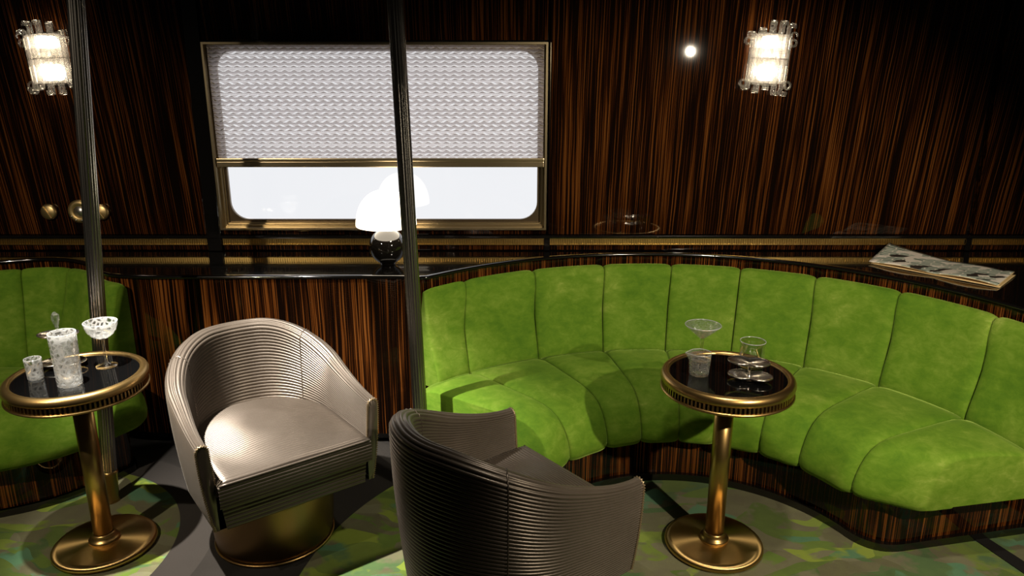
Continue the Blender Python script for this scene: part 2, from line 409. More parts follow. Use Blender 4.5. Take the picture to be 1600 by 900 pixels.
def offs(poly, d):
    out = []
    for i, p in enumerate(poly):
        a = poly[max(0, i - 1)]; b = poly[min(len(poly) - 1, i + 1)]
        tx, ty = b[0] - a[0], b[1] - a[1]; l = sqrt(tx * tx + ty * ty); out.append((p[0] - ty / l * d, p[1] + tx / l * d))
    return out
inn = offs(lip, .02)
rows = [[wl((a[0], a[1], .767)), wl((a[0], 3.498, .767))] for a in inn] + [[wl((4.2, 1.6, .767)), wl((4.2, 3.498, .767))]]
o = mk('worktop', *grid(rows), 'black_lacquer', ct, False)
prof = [(.002, .752), (-.004, .755), (-.005, .761), (-.002, .7665), (.004, .768), (.022, .767)]
offl = [offs(lip, d) for d, z in prof]
mk('edge_lip', *grid([[wl((*offl[k][i], prof[k][1])) for k in range(len(prof))] for i in range(len(lip))]), 'black_lacquer', ct)
fa = offs(lip, .010)
mk('fascia', *grid([[wl((*p, .05)), wl((*p, .754))] for p in fa]), 'macassar_straight', ct)
pl = offs(lip, .05)
mk('plinth', *grid([[wl((*p, 0)), wl((*p, .055))] for p in pl]), 'black_lacquer', ct)

# ---------------------------------------------------------------- right sofa (polar about C)
so = empty('curved_sofa', (C[0], C[1], 0), 'long curved lime green velvet banquette with vertical channel tufting', 'sofa')
S_TOP = [138.2, 128.8, 113.6, 98.5, 84.5, 70.7, 56.3, 41, 24.4, 8]       # channel seams at the top of the back
S_MID = [140.5, 132.5, 115.6, 100, 85.6, 71, 55.4, 39.8, 22.1, 6.5]         # at the crease
S_FRO = [147, 134, 115.5, 100.8, 86, 72.5, 55.6, 40, 18.6, 5]              # at the seat front
def d_r(a): return .045 * sst((a - 108) / 35)
def pinch(u, wdt):   # 0 at seam, 1 inside ; u in metres from seam
    t = min(1, u / wdt); return sqrt(max(0, 1 - (1 - t) ** 2))
def front_r(a):
    if a < 22: return .545 + .165 * ((22 - a) / 16) ** 1.6
    return .545
def seat_profile(a):
    rf = front_r(a)
    P = [(1.13, .22), (1.12, .372), (1.06, .388), (.98, .396), (.90, .401), (.82, .403), (.75, .401), (.69, .395), (.645, .384), (.610, .366), (.585, .342), (.566, .312), (.552, .280), (.544, .250), (.543, .222), (.553, .203), (.60, .200), (.72, .20)]
    d = rf - .545
    return [(r + d * max(0, min(1, (1.0 - r) / .44)), z) for r, z in P]
def seat_panel(ix, end=False):
    n = 18; rows = []
    for i in range(n + 1):
        t = i / n; t = .5 - .5 * cos(pi * t)
        tg = .006 + .988 * t; sm = [145.5] + S_MID[1:]; am = sm[ix] + (sm[ix + 1] - sm[ix]) * tg; af_ = S_FRO[ix] + (S_FRO[ix + 1] - S_FRO[ix]) * tg
        pr = seat_profile(af_); row = []
        for k, (r, z) in enumerate(pr):
            w_ = max(0, min(1, (1.09 - r) / .53)); a = am + (af_ - am) * w_; a0, a1 = S_MID[ix], S_MID[ix + 1]
            if r > 1.0: r = r + d_r(a)
            arc = R(abs(a1 - a0)) * r
            u = min(t, 1 - t) * arc
            wd_ = .05
            q = pinch(u, wd_); dep = .020 * (1 - q)
            if end and t > .5: dep = .016 * (1 - pinch((1 - t) * arc, .03))
            # move towards interior point
            tr_, tz_ = (.85, .29); dr, dz = tr_ - r, tz_ - z; l = sqrt(dr * dr + dz * dz)
            row.append(((r + dr / l * dep) * cos(R(a)), (r + dr / l * dep) * sin(R(a)), z + dz / l * dep))
        rows.append(row)
    V, Fc = grid(rows); m = len(rows[0])
    Fc.append(tuple(range(m))); Fc.append(tuple(n * m + k for k in range(m)))
    return V, Fc
for i in range(9):
    mk('seat_channel', *seat_panel(i, i == 8), 'velvet', so)
def back_panel(ix):
    P = [(1.290, .34), (1.290, .706), (1.284, .720), (1.272, .727), (1.254, .727), (1.240, .720), (1.230, .702), (1.213, .66), (1.196, .60), (1.175, .54), (1.150, .48), (1.125, .43), (1.108, .39), (1.105, .36), (1.115, .34)]
    n = 16; rows = []
    for i in range(n + 1):
        t = .5 - .5 * cos(pi * i / n); row = []
        for r, z in P:
            w_ = max(0, min(1, (z - .385) / .34)); a0 = S_MID[ix] + (S_TOP[ix] - S_MID[ix]) * w_; a1 = S_MID[ix + 1] + (S_TOP[ix + 1] - S_MID[ix + 1]) * w_; a = a0 + (a1 - a0) * (.006 + .988 * t)
            r = min(r + d_r(a), 1.290 if r > 1.28 else 1.276)
            u = min(t, 1 - t) * R(abs(a1 - a0)) * r
            dep = .020 * (1 - pinch(u, .045))
            dr, dz = 1.25 - r, .55 - z; l = sqrt(dr * dr + dz * dz)
            rr = r + (dr / l * dep if r < 1.27 else 0); zz = z + dz / l * dep * (.6 if z > .7 else 0)
            row.append((rr * cos(R(a)), rr * sin(R(a)), zz))
        rows.append(row)
    V, Fc = grid(rows); m = len(rows[0])
    Fc.append(tuple(range(m))); Fc.append(tuple(n * m + k for k in range(m)))
    return V, Fc
for i in range(9):
    mk('back_channel', *back_panel(i), 'velvet', so)
def ring_block(r0, r1, a0, a1, z0, z1, rnd=.06, n=60):
    """annular block with rounded inner corner at a1"""
    loop = [(r1, a1), ]
    pts = []
    for i in range(n + 1):
        a = a0 + (a1 - a0) * i / n; pts.append((r0 * cos(R(a)), r0 * sin(R(a))))
    # rounded corner: replace last points
    ex, ey = cos(R(a1)), sin(R(a1)); keep = [p for p in pts if (p[0] - pts[-1][0]) ** 2 + (p[1] - pts[-1][1]) ** 2 > (2.2 * rnd) ** 2]
    p0 = Vector((*keep[-1], 0)); p1 = Vector((*pts[-1], 0)); p2 = p1 + Vector((ex, ey, 0)) * 2.2 * rnd
    for i in range(1, 13):
        t = i / 12; q = p0 * (1 - t) ** 2 + p1 * 2 * t * (1 - t) + p2 * t * t; keep.append((q.x, q.y))
    keep.append((r1 * ex, r1 * ey))
    V, Fc = grid([[(x, y, z0), (x, y, z1)] for x, y in keep])
    b = len(V); outer = [(r1 * cos(R(a0 + (a1 - a0) * i / n)), r1 * sin(R(a0 + (a1 - a0) * i / n))) for i in range(n + 1)]
    top = [(x, y, z1) for x, y in keep] + [(x, y, z1) for x, y in reversed(outer[:-1])]
    V += top; Fc.append(tuple(range(b, b + len(top))))
    return V, Fc
mk('sofa_plinth', *ring_block(.64, 1.29, 145, 13, .028, .199), 'macassar_straight', so, False).data.shade_smooth()
sharp(so.children[-1]); 
mk('toe_strip', *ring_block(.622, 1.29, 145, 12, .0, .028), 'black_lacquer', so, False).data.shade_smooth(); sharp(so.children[-1])

# ---------------------------------------------------------------- left sofa
ls = empty('corner_sofa', (-1.9, 2.6, 0), 'green velvet banquette end with rounded seat behind the tall cut glass', 'sofa')
outl = [(-3.3, 2.30), (-2.7, 2.31), (-2.2, 2.335), (-1.95, 2.375), (-1.80, 2.43), (-1.68, 2.505), (-1.59, 2.60), (-1.52, 2.70), (-1.475, 2.80), (-1.50, 2.89), (-1.60, 2.97), (-1.80, 3.03), (-2.2, 3.05), (-2.7, 2.95), (-3.3, 2.9)]
ol = [(p.x + 1.9, p.y - 2.6) for p in catmull([(a, b, 0) for a, b in outl], 6, True)]
def coffs(poly, d):
    out = []; n = len(poly)
    for i in range(n):
        a, b = poly[i - 1], poly[(i + 1) % n]; tx, ty = b[0] - a[0], b[1] - a[1]; l = sqrt(tx * tx + ty * ty) or 1
        out.append((poly[i][0] - ty / l * d, poly[i][1] + tx / l * d))
    return out
lv = [(.07, .200), (.02, .204), (.004, .222), (0, .25), (.004, .29), (.016, .33), (.038, .362), (.07, .383), (.11, .393), (.17, .398)]
rr_ = [[(*coffs(ol, d)[i], z) for d, z in lv] for i in range(len(ol))]
V, Fc = grid(rr_, closed_u=True); m = len(lv)
Fc.append(tuple(i * m + m - 1 for i in range(len(ol)))); Fc.append(tuple(i * m for i in range(len(ol))))
mk('seat', V, Fc, 'velvet', ls)
pls = coffs(ol, .08)
V, Fc = grid([[(x, y, .028), (x, y, .2)] for x, y in pls], closed_u=True); sharp(mk('sofa_plinth', V, Fc, 'macassar_straight', ls))
V, Fc = grid([[(x, y, 0), (x, y, .028)] for x, y in coffs(ol, .066)], closed_u=True); sharp(mk('toe_strip', V, Fc, 'black_lacquer', ls))
bcurve = catmull([(-3.3, 3.0, 0), (-2.75, 3.03, 0), (-2.45, 3.08, 0), (-2.25, 3.15, 0), (-2.124, 3.20, 0), (-2.03, 3.222, 0), (-1.94, 3.215, 0), (-1.85, 3.165, 0), (-1.77, 3.09, 0), (-1.70, 3.02, 0), (-1.60, 2.965, 0)], 10)
bcurve = [(p.x + 1.9, p.y - 2.6) for p in bcurve]
def idx_near(x): return min(range(len(bcurve)), key=lambda i: abs(bcurve[i][0] - (x + 1.9)))
bidx = [0, idx_near(-2.75), idx_near(-2.45), idx_near(-2.27), idx_near(-2.124), idx_near(-1.94), idx_near(-1.755), len(bcurve) - 1]
nin = coffs(bcurve, -1)
def left_back(i0, i1):
    P = [(-.055, .34), (-.055, .722), (-.045, .738), (-.03, .744), (-.014, .742), (-.002, .732), (.006, .71), (.022, .65), (.05, .57), (.085, .48), (.11, .41), (.12, .36), (.12, .34)]
    rows = []
    pts = bcurve[i0:i1 + 1]; L = [0]
    for a, b in zip(pts, pts[1:]): L.append(L[-1] + sqrt((a[0] - b[0]) ** 2 + (a[1] - b[1]) ** 2))
    n = 16
    for s in range(n + 1):
        t = .5 - .5 * cos(pi * s / n); d = t * L[-1]; k = max(j for j in range(len(L)) if L[j] <= d + 1e-9); k = min(k, len(L) - 2)
        f = (d - L[k]) / (L[k + 1] - L[k]); g = i0 + k
        x = bcurve[g][0] * (1 - f) + bcurve[g + 1][0] * f; y = bcurve[g][1] * (1 - f) + bcurve[g + 1][1] * f
        a = bcurve[max(0, g - 1)]; b = bcurve[min(len(bcurve) - 1, g + 2)]
        tx, ty = b[0] - a[0], b[1] - a[1]; l = sqrt(tx * tx + ty * ty); nx, ny = ty / l, -tx / l
        u = min(t, 1 - t) * L[-1]; dep = .016 * (1 - pinch(u, .04))
        rows.append([(x + nx * (o_ - (dep if o_ > -.03 else 0)), y + ny * (o_ - (dep if o_ > -.03 else 0)), z - (dep * .6 if z > .72 else 0)) for o_, z in P])
    V, Fc = grid(rows); m = len(P); Fc.append(tuple(range(m))); Fc.append(tuple(n * m + k for k in range(m))); return V, Fc
for a, b in zip(bidx, bidx[1:]): mk('back_channel', *left_back(a, b), 'velvet', ls)

# ---------------------------------------------------------------- barrel armchairs
def make_chair(loc, rz, label, group):
    ro = empty('swivel_armchair', loc, label, 'armchair', rz, group)
    A, FR = .288, .258     # outer half width at the top, straight length to the front
    L_side, L_arc = FR, pi * A; LT = 2 * L_side + L_arc
    def plan(s, off, k):   # s in 0..1 along the U, off inward, k scale of width
        d = s * LT; a = A * k
        if d < L_side: return ((a - off), -FR * (.97 + .03 * k) + d, )
        if d > LT - L_side: return (-(a - off), -FR * (.97 + .03 * k) + (LT - d))
        t = (d - L_side) / L_arc * pi; return ((a - off) * cos(t), (a - off) * sin(t) * 1.0)
    def ztop(s):
        e = abs(s - .5) * 2
        return .715 - .180 * sst((e - .12) / .88) ** 1.0
    Z0, TH = .245, .055
    nU = 120; rib = .0132
    H0 = .715 - Z0
    # profile parameter: outer height, rim half circle, inner height down to z=.36
    out_n = int(round(H0 / rib)) ; rim_n = 7; in_n = int(round((.715 - .36) / rib))
    rows = []
    SUB = 6
    tot = (out_n + rim_n + in_n) * SUB
    for i in range(nU + 1):
        s = i / nU; zt = ztop(s); row = []; TH = .056 - .028 * sst((abs(s - .5) * 2 - .45) / .5)
        for j in range(tot + 1):
            q = j / SUB; bulge = .0046 * abs(sin(pi * q)) ** .6
            if q <= out_n:
                v = q / out_n; z = Z0 + (zt - TH / 2 - Z0) * v; k = .90 + .10 * (1 - (1 - v) ** 1.8); x, y = plan(s, -bulge, k); row.append((x, y, z))
            elif q <= out_n + rim_n:
                t = (q - out_n) / rim_n * pi; x, y = plan(s, TH / 2 - (TH / 2 + bulge) * cos(t), 1); row.append((x, y, zt - TH / 2 + (TH / 2 + bulge) * sin(t)))
            else:
                v = (q - out_n - rim_n) / in_n; z = (zt - TH / 2) + (.36 - (zt - TH / 2)) * v; x, y = plan(s, TH + bulge + .012 * v, 1); row.append((x, y, z))
        rows.append(row)
    V, Fc = grid(rows); m = tot + 1
    sh = mk('shell', V, Fc, 'ribbed_satin', ro)
    # arm fronts with piping
    for sgn, row in ((1, rows[0]), (-1, rows[-1])):
        loop = [Vector(p) for p in row[::2]] + [Vector((row[-1][0], row[-1][1], Z0))]
        c_ = sum(loop, Vector()) / len(loop)
        nl = len(loop); V = [p for p in loop] + [c_ + (p - c_) * .82 + Vector((0, -.008, 0)) for p in loop]
        Fc = [(k, (k + 1) % nl, nl + (k + 1) % nl, nl + k) for k in range(nl)] + [tuple(range(nl, 2 * nl))]
        af = mk('arm_front', V, Fc, 'ribbed_satin', ro)
        pts = [c_ + (Vector(p) - c_) * .985 + Vector((0, -.003, 0)) for p in row[::3]]
        mk('piping', *tube(pts, lambda t, n_=len(pts): .0028 + .0018 * (int(round(t * (n_ - 1))) % 2), 6), 'gold_piping', af)
    for s_ in (.30, .70):
        row = rows[int(s_ * nU)]
        mk('seam', *tube([Vector(p) for p in row[::3]], .0028, 6), 'ribbed_satin', ro)
    # seat cushion: D shape, ribs parallel to the front edge
    hw = A - TH - .016; yF = -FR - .028
    def half_w(y): return hw if y < 0 else sqrt(max(0, hw * hw - y * y))
    yB = hw * .985
    def topz(x, y):
        e = 1 - min(1, sqrt((x / hw) ** 2 + ((y + .02) / .30) ** 2)); return .418 + .03 * sst(e * 1.3)
    nr = int((yB - yF) / .0105); rows = []; SUBS = 6
    for i in range(nr * SUBS + 1):
        y = yF + (yB - yF) * i / (nr * SUBS); wdt = half_w(y) + .004
        bu = .0034 * abs(sin(pi * i / SUBS)) ** .6
        row = []
        for k in range(33):
            x = -wdt + 2 * wdt * k / 32; ed = min(1, (wdt - abs(x)) / .03); row.append((x, y, topz(x, y) + bu - .016 * (1 - sqrt(1 - (1 - ed) ** 2)) - .014 * (1 - sqrt(max(0, 1 - (1 - min(1, (y - yF) / .022)) ** 2)))))
        rows.append(row)
    # front face with ribs
    fr = []
    nf = 7
    for j in range(nf * SUBS + 1):
        v = j / (nf * SUBS); z = .328 + (.404 - .328) * v; bu = .0036 * abs(sin(pi * j / SUBS)) ** .6
        ins = .008 * (1 - sqrt(max(0, 1 - (1 - min(1, v / .12)) ** 2)))
        fr.append([(-(hw + .004) + 2 * (hw + .004) * k / 32, yF - bu - .004 * sin(pi * v) + ins, z) for k in range(33)])
    mk('seat_cushion', *grid(fr + rows), 'ribbed_satin', ro)
    mk('cushion_piping', *tube([(-hw + 2 * hw * k / 20, yF - .003, .408) for k in range(21)], .004, 6), 'ribbed_satin', ro)
    # front rail below cushion
    fr = []
    for j in range(6 * SUBS + 1):
        v = j / (6 * SUBS); z = Z0 + (.324 - Z0) * v; bu = .0036 * abs(sin(pi * j / SUBS)) ** .6
        wv = (A * (.90 + .03 * v)) - .03
        fr.append([(-wv + 2 * wv * k / 24, -FR - .006 - bu, z) for k in range(25)])
    mk('front_rail', *grid(fr), 'ribbed_satin', ro)
    bt = [plan(i / 40, .004, .90) for i in range(41)]
    mk('underside', [(x, y, Z0 + .002) for x, y in bt], [tuple(range(41))], 'black_matte', ro, False)
    mk('swivel_base', *lathe([(.0, .248), (.196, .248), (.206, .240), (.208, .20), (.206, .10), (.201, .03), (.196, .006), (.190, 0), (0, 0)], 72), 'bronze_base', ro)
    sharp(ro.children[-1], 50)
    mk('base_ring', *lathe([(.196, .0), (.2035, .002), (.2045, .008), (.198, .011)], 72, close=True), 'brass', ro)
    return ro
ch1 = make_chair((-.838, 2.375, 0), R(37), 'silvery ribbed satin barrel armchair facing out beside the left pole', 'ribbed barrel swivel armchairs')
ch2 = copy_tree(ch1); ch2.location = (-.035, 1.878, 0); ch2.rotation_euler = (0, 0, R(128.5))
ch2['label'] = 'dark brown ribbed satin barrel armchair seen from behind, nearest the camera'

# ---------------------------------------------------------------- pedestal tables
def make_table(loc, label):
    ro = empty('pedestal_table', loc, label, 'table', 0, 'brass pedestal cocktail tables')
    mk('table_top', *lathe([(0, .6345), (.186, .6345), (.186, .618), (0, .618)], 96), 'black_glass', ro, True); sharp(ro.children[-1])
    rm = mk('rim', *lathe([(.184, .632), (.186, .6385), (.192, .6415), (.202, .641), (.209, .636), (.2125, .628), (.2125, .618), (.209, .612), (.198, .609), (.184, .609)], 96, close=True), 'brass', ro); 
    n = 96; P = []
    for i in range(n):
        a = 2 * pi * i / n; c, s = cos(a), sin(a); v, f = gbox(.200, .2075, -.0030, .0030, .590, .611)
        P.append(([(x * c - y * s, x * s + y * c, z) for x, y, z in v], f))
    g = mk('gallery', *join(P), 'brass', ro, False); tag(g, kind='stuff')
    mk('gallery_ring', *lathe([(.196, .583), (.208, .582), (.2125, .586), (.2125, .589), (.208, .592), (.196, .592)], 96, close=True), 'brass', ro)
    mk('apron', *lathe([(.190, .585), (.195, .585), (.195, .612), (.190, .612)], 72, close=True), 'black_matte', ro)
    mk('under_plate', *lathe([(0, .580), (.19, .586), (.19, .60), (0, .60)], 72), 'black_matte', ro)
    mk('stem', *lathe([(.031, .028), (.031, .585)], 40), 'brass', ro); sharp(ro.children[-1])
    mk('collar', *lathe([(.030, .058), (.036, .056), (.038, .050), (.038, .042), (.046, .038), (.050, .032), (.050, .024), (.030, .024)], 48, close=True), 'brass', ro)
    mk('base', *lathe([(0, .027), (.145, .026), (.158, .023), (.165, .016), (.166, .008), (.160, 0), (0, 0)], 96), 'brass_disc', ro)
    return ro
t1 = make_table((-1.405, 2.30, 0), 'brass pedestal table with black glass top, beside the left pole holding tall cut glass')
t2 = copy_tree(t1); t2.location = (.697, 2.305, 0); t2['label'] = 'brass pedestal table with black glass top in front of the long curved sofa'

# ---------------------------------------------------------------- fluted poles
def make_pole(bot, top, label, sleeve=True):
    b, t = Vector(bot), Vector(top); L = (t - b).length
    ro = empty('fluted_pole', bot, label, 'pole', 0, 'fluted metal poles'); ro.rotation_euler = (t - b).to_track_quat('Z', 'Y').to_euler()
    n = 120; ring_ = []
    for i in range(n):
        a = 2 * pi * i / n; r = .0265 - .0022 * (.5 + .5 * cos(a * 15)) ** 2; ring_.append((r * cos(a), r * sin(a)))
    V, Fc = grid([[(x, y, .0 if not sleeve else .11), (x, y, L)] for x, y in ring_], closed_u=True)
    mk('shaft', V, Fc, 'pole_metal', ro)
    mk('foot_sleeve', *lathe([(.030, 0), (.0315, .004), (.0285, .008), (.0275, .012), (.0275, .115), (.0295, .119), (.0295, .127), (.026, .131)], 40), 'brass', ro)
    return ro
def lean(b, m, z): k = (z - b[2]) / (m[2] - b[2]); return tuple(b[i] + (m[i] - b[i]) * k for i in range(3))
make_pole((-1.528, 2.584, 0), lean((-1.528, 2.584, 0), (-1.379, 2.584, 1.79), 2.42), 'fluted dark metal pole with brass foot standing beside the left table')
make_pole((-.336, 2.63, 0), lean((-.336, 2.63, 0), (-.376, 2.63, 1.796), 2.42), 'fluted dark metal pole in front of the window and table lamp')

# ---------------------------------------------------------------- table lamp
lp = empty('table_lamp', (-.535, 3.215, .768), 'small table lamp with white dome shade and black ball base on the ledge', 'lamp')
r = .078
mk('ball_base', *lathe([(0, 0), (.030, 0), (.034, .003)] + [(r * sin(t), .079 - r * cos(t)) for t in [.45 + (pi - .62) * i / 26 for i in range(27)]] + [(0, .158)], 56), 'ceramic_black', lp)
mk('neck', *lathe([(.012, .150), (.016, .154), (.016, .166), (.011, .170), (.011, .20), (0, .20)], 24), 'brass', lp)
D = [(.128 * cos(t) ** .85 if t < pi / 2 else 0, .172 + .150 * sin(t)) for t in [pi / 2 * i / 18 for i in range(18)]] + [(.0, .322)]
mk('dome_shade', *lathe([(.118, .172), (.126, .1705)] + D, 56), 'lamp_shade_glow', lp)

# ---------------------------------------------------------------- wall sconces
def ribbon(path, wd, th, ang):
    """flat strip: path (out, z) in the radial plane at angle ang, width wd tangential"""
    rows = []; n = len(path)
    for i, (o_, z) in enumerate(path):
        a = path[max(0, i - 1)]; b = path[min(n - 1, i + 1)]; tx, tz = b[0] - a[0], b[1] - a[1]; l = sqrt(tx * tx + tz * tz); nx, nz = tz / l, -tx / l
        row = []
        for sx, st in ((-1, -1), (1, -1), (1, 1), (-1, 1)):
            oo = o_ + nx * th / 2 * st; zz = z + nz * th / 2 * st; w_ = sx * wd / 2
            row.append((oo * sin(ang) + w_ * cos(ang), -oo * cos(ang) + w_ * sin(ang), zz))
        rows.append(row)
    V, Fc = grid(rows, closed_v=True); Fc.append((0, 1, 2, 3)); Fc.append(tuple(len(V) - 4 + k for k in range(4))); return V, Fc
def make_sconce(x, label, rollz):
    ro = empty('wall_sconce', (x, YW, 1.618), label, 'wall lamp', 0, 'glass rod wall sconces'); ro.rotation_euler = (0, rollz, 0)
    mk('backplate', *gbox(-.055, .055, -.012, 0, -.11, .11, .003), 'chrome', ro, False)
    for z in (.070, -.056):
        k = 1.0 if z > 0 else 1.35
        mk('bulb', *lathe([(0, -.026 * k), (.016, -.024 * k), (.024, -.014 * k), (.024, .014 * k), (.016, .024 * k), (0, .026 * k)], 20, 0, -.046, z), 'bulb', ro)
    # fluted half cylinder shades in two tiers
    for z0, z1, rad in ((-.100, .0, .078), (.004, .100, .078)):
        n = 90; rows = []
        for i in range(n + 1):
            a = R(-88 + 176 * i / n); rr = rad + .0045 * abs(sin(a * 9)); rows.append([(rr * sin(a), -.008 - rr * cos(a), z) for z in (z0, (z0 + z1) / 2, z1)])
        inner = [[(.94 * rad * sin(R(-88 + 176 * i / n)), -.008 - .94 * rad * cos(R(-88 + 176 * i / n)), z) for z in (z1, (z0 + z1) / 2, z0)] for i in range(n + 1)]
        V, Fc = grid([a_ + b_ for a_, b_ in zip(rows, inner)], closed_v=True)
        mk('ribbed_shade', V, Fc, 'glass_ribbed', ro)
    def hook(o0, ztop_, zbot, kt=.012, kb=.012):
        P = []
        for i in range(9):
            t = pi * 1.15 * (1 - i / 8); P.append((o0 + kb - kb * cos(pi * 1.15 - t) if False else o0 + kb - kb * cos(t), zbot - kb * sin(t)))
        P += [(o0, zbot + (ztop_ - zbot) * k / 6) for k in range(1, 6)]
        for i in range(9):
            t = pi * 1.15 * i / 8; P.append((o0 + kt - kt * cos(t), ztop_ + kt * sin(t)))
        return P
    for k, (an, zt, zb) in enumerate(((-62, .095, -.118), (-34, .108, -.128), (-11, .138, -.112), (13, .140, -.134), (38, .132, -.136), (64, .100, -.110))):
        mk('glass_strip', *ribbon(hook(.090, zt, zb), .026, .006, R(an)), 'glass_sconce', ro)
    for sx in (-1, 1):
        for z in (.082, -.092):
            P = []
            for i in range(14):
                t = i / 13 * 1.5 * pi; P.append((sx * (.078 + .020 * sin(t * .66) + .012), -.03 - .01 * t, z + .014 * sin(t)))
            mk('glass_scroll', *tube([(sx * .07, -.02, z), (sx * .085, -.024, z)] + [(sx * (.097 + .013 * sin(i / 10 * 1.6 * pi)), -.026 - .001 * i, z - .012 + .013 * cos(i / 10 * 1.6 * pi) ) for i in range(11)], .0055, 8), 'glass_sconce', ro)
    return ro
make_sconce(1.098, 'glowing ribbed glass wall sconce above the long curved sofa', R(3))
make_sconce(-1.985, 'glowing ribbed glass wall sconce partly hidden by the left pole', R(-3))

# ---------------------------------------------------------------- brass knobs and dial on the left wall panel
for x, lab in ((-2.105, 'round brass wall control to the left of the brass dial'), (-1.868, 'round brass wall control just right of the left pole')):
    k = empty('round_wall_control', (x, YW, .952), lab, 'control', 0, 'brass wall controls')
    prof = [(0, .026), (.026, .024), (.034, .019), (.0365, .012), (.034, .004), (.030, 0), (0, 0)]
    V, Fc = lathe(prof, 40); mk('knob_body', [(a, -c_, b) for a, b, c_ in V], Fc, 'brass_soft', k)
    V, Fc = gbox(-.0022, .0022, -.030, -.020, -.031, .031, .001); c, s = cos(.55), sin(.55)
    mk('grip_ridge', [(a * c - z * s, b, a * s + z * c) for a, b, z in V], Fc, 'brass_soft', k, False)
dl = empty('wall_dial', (-1.968, YW, .952), 'round brass dial with pale face half hidden by the left pole', 'dial')
V, Fc = lathe([(0, .010), (.028, .010), (.029, .013), (.040, .017), (.050, .013), (.054, .006), (.054, 0), (0, 0)], 48); mk('bezel', [(a, -c_, b) for a, b, c_ in V], Fc, 'brass_soft', dl); sharp(dl.children[-1], 45)
V, Fc = lathe([(0, .012), (.026, .0115), (.0262, .009), (0, .009)], 40); mk('dial_face', [(a, -c_, b) for a, b, c_ in V], Fc, 'grille_silver', dl)
for a in (-2.6, -2.0, -1.35): 
    V, Fc = lathe([(0, .003), (.004, .002), (.005, 0), (0, 0)], 14); mk('rivet', [(p[0] + .040 * cos(a), -p[2] - .016, p[1] + .040 * sin(a)) for p in V], Fc, 'silver', dl)

# ---------------------------------------------------------------- magazine on the ledge
mg = empty('magazine', (1.80, 3.13, .768), 'open magazine with grey green printed pages lying on the ledge', 'magazine')
def page(z0, off, lift):
    A_, B_, C_, D_ = [Vector((p[0] - 1.80 + off[0], p[1] - 3.13 + off[1], 0)) for p in ((1.545, 3.225), (1.73, 3.435), (2.055, 3.035), (1.875, 2.85))]
    n, m = 28, 10; rows = []
    for i in range(n + 1):
        u = i / n; row = []
        for k in range(m + 1):
            v = k / m; p = (A_ * (1 - u) + D_ * u) * (1 - v) + (B_ * (1 - u) + C_ * u) * v
            z = z0 + lift * (.016 * (1 - u) ** 4 * 2.2 * v + .010 * abs(sin(pi * 2 * (u - .02))) * (1 - .3 * v) * (1 if u > .45 else .8) + .006 * v * (u > .95))
            row.append((p.x, p.y, z))
        rows.append(row)
    return rows
def slab(top, th):
    bot = [[(x, y, z - th) for x, y, z in r_] for r_ in top]
    V, F1 = grid(top); n = len(V); V2, F2 = grid(bot); nu, nv = len(top), len(top[0])
    Fc = F1 + [tuple(i + n for i in reversed(f)) for f in F2]
    edge = [i * nv for i in range(nu)] + [(nu - 1) * nv + k for k in range(1, nv)] + [i * nv + nv - 1 for i in range(nu - 2, -1, -1)] + [k for k in range(nv - 2, 0, -1)]
    Fc += [(edge[k], edge[(k + 1) % len(edge)], edge[(k + 1) % len(edge)] + n, edge[k] + n) for k in range(len(edge))]
    return V + V2, Fc
mk('cover', *slab(page(.0025, (.006, -.007), .10), .0012), 'page_edge', mg)
mk('inner_pages', *slab(page(.0075, (.002, -.002), 1.0), .002), 'page_edge', mg)
mk('top_page', *slab(page(.0085, (0, 0), 1.0), .0008), 'magazine_print', mg)

# ---------------------------------------------------------------- glassware and dishes
ZT = .636
def rim_ring(parent, r, z, spout=False):
    P = []
    for i in range(48):
        a = -pi + 2 * pi * i / 48; d = math.exp(-((pi - abs(a)) / .35) ** 2) if spout else 0
        P.append((r * cos(a) - .012 * d, r * sin(a), z))
    return mk('polished_rim', *tube(P, .0011, 6, True), 'glass_rim', parent)
def glass(name, loc, label, cat, prof, mat, n=48, flute=0, spout=False, group=None):
    V, Fc = lathe(prof, n)
    m = len(prof); V2 = []
    for i, (x, y, z) in enumerate(V):
        a = math.atan2(y, x); rr = sqrt(x * x + y * y)
        if flute and rr > .02: s = 1 + flute * cos(a * 12) ; x, y = x * s, y * s
        if spout and z > .052: d = math.exp(-((a - pi + (2 * pi if a < 0 else 0) + 0) / .35) ** 2) if a > 0 else math.exp(-((a + pi) / .35) ** 2); x -= .012 * d * ((z - .052) / .02)
        V2.append((x, y, z))
    o = mk(name, V2, Fc, mat, None, True, (loc[0], loc[1], ZT)); tag(o, label, cat, group); rim_ring(o, max(p[0] for p in prof) - .0012, max(p[1] for p in prof), spout); return o
def cup(r0, r1, h, th=.003, base=.008):
    return [(0, 0), (r0 * .92, 0), (r0, .003)] + [(r0 + (r1 - r0) * k / 6, .003 + (h - .004) * k / 6) for k in range(1, 7)] + [(r1 - th * .5, h), (r1 - th, h - .002)] + [(r0 - th + (r1 - r0) * (6 - k) / 6, base + (h - .004 - base) * (6 - k) / 6) for k in range(1, 7)] + [(0, base)]
glass('mixing_glass', (-1.382, 2.222), 'tall white cut crystal mixing glass in the middle of the left table', 'glass', cup(.036, .040, .172, .004, .014), 'glass_cut_white')
glass('shot_glass', (-1.517, 2.268), 'small white cut crystal tumbler at the left edge of the table', 'glass', cup(.023, .0255, .068, .003, .008), 'glass_cut_white')
def stemglass(rf, hs, bowl, rs=.0045):
    return [(0, 0), (rf, 0), (rf, .0025), (rf * .55, .005), (rs * 1.8, .011), (rs, .02), (rs, hs * .55), (rs * 1.5, hs * .6), (rs, hs * .66), (rs, hs - .006), (rs * 2, hs)] + [(a, hs + b) for a, b in bowl] + [(max(0, a - .0022), hs + b + (.0022 if i_ else .0)) for i_, (a, b) in reversed(list(enumerate(bowl)))] + [(0, hs + .004)]
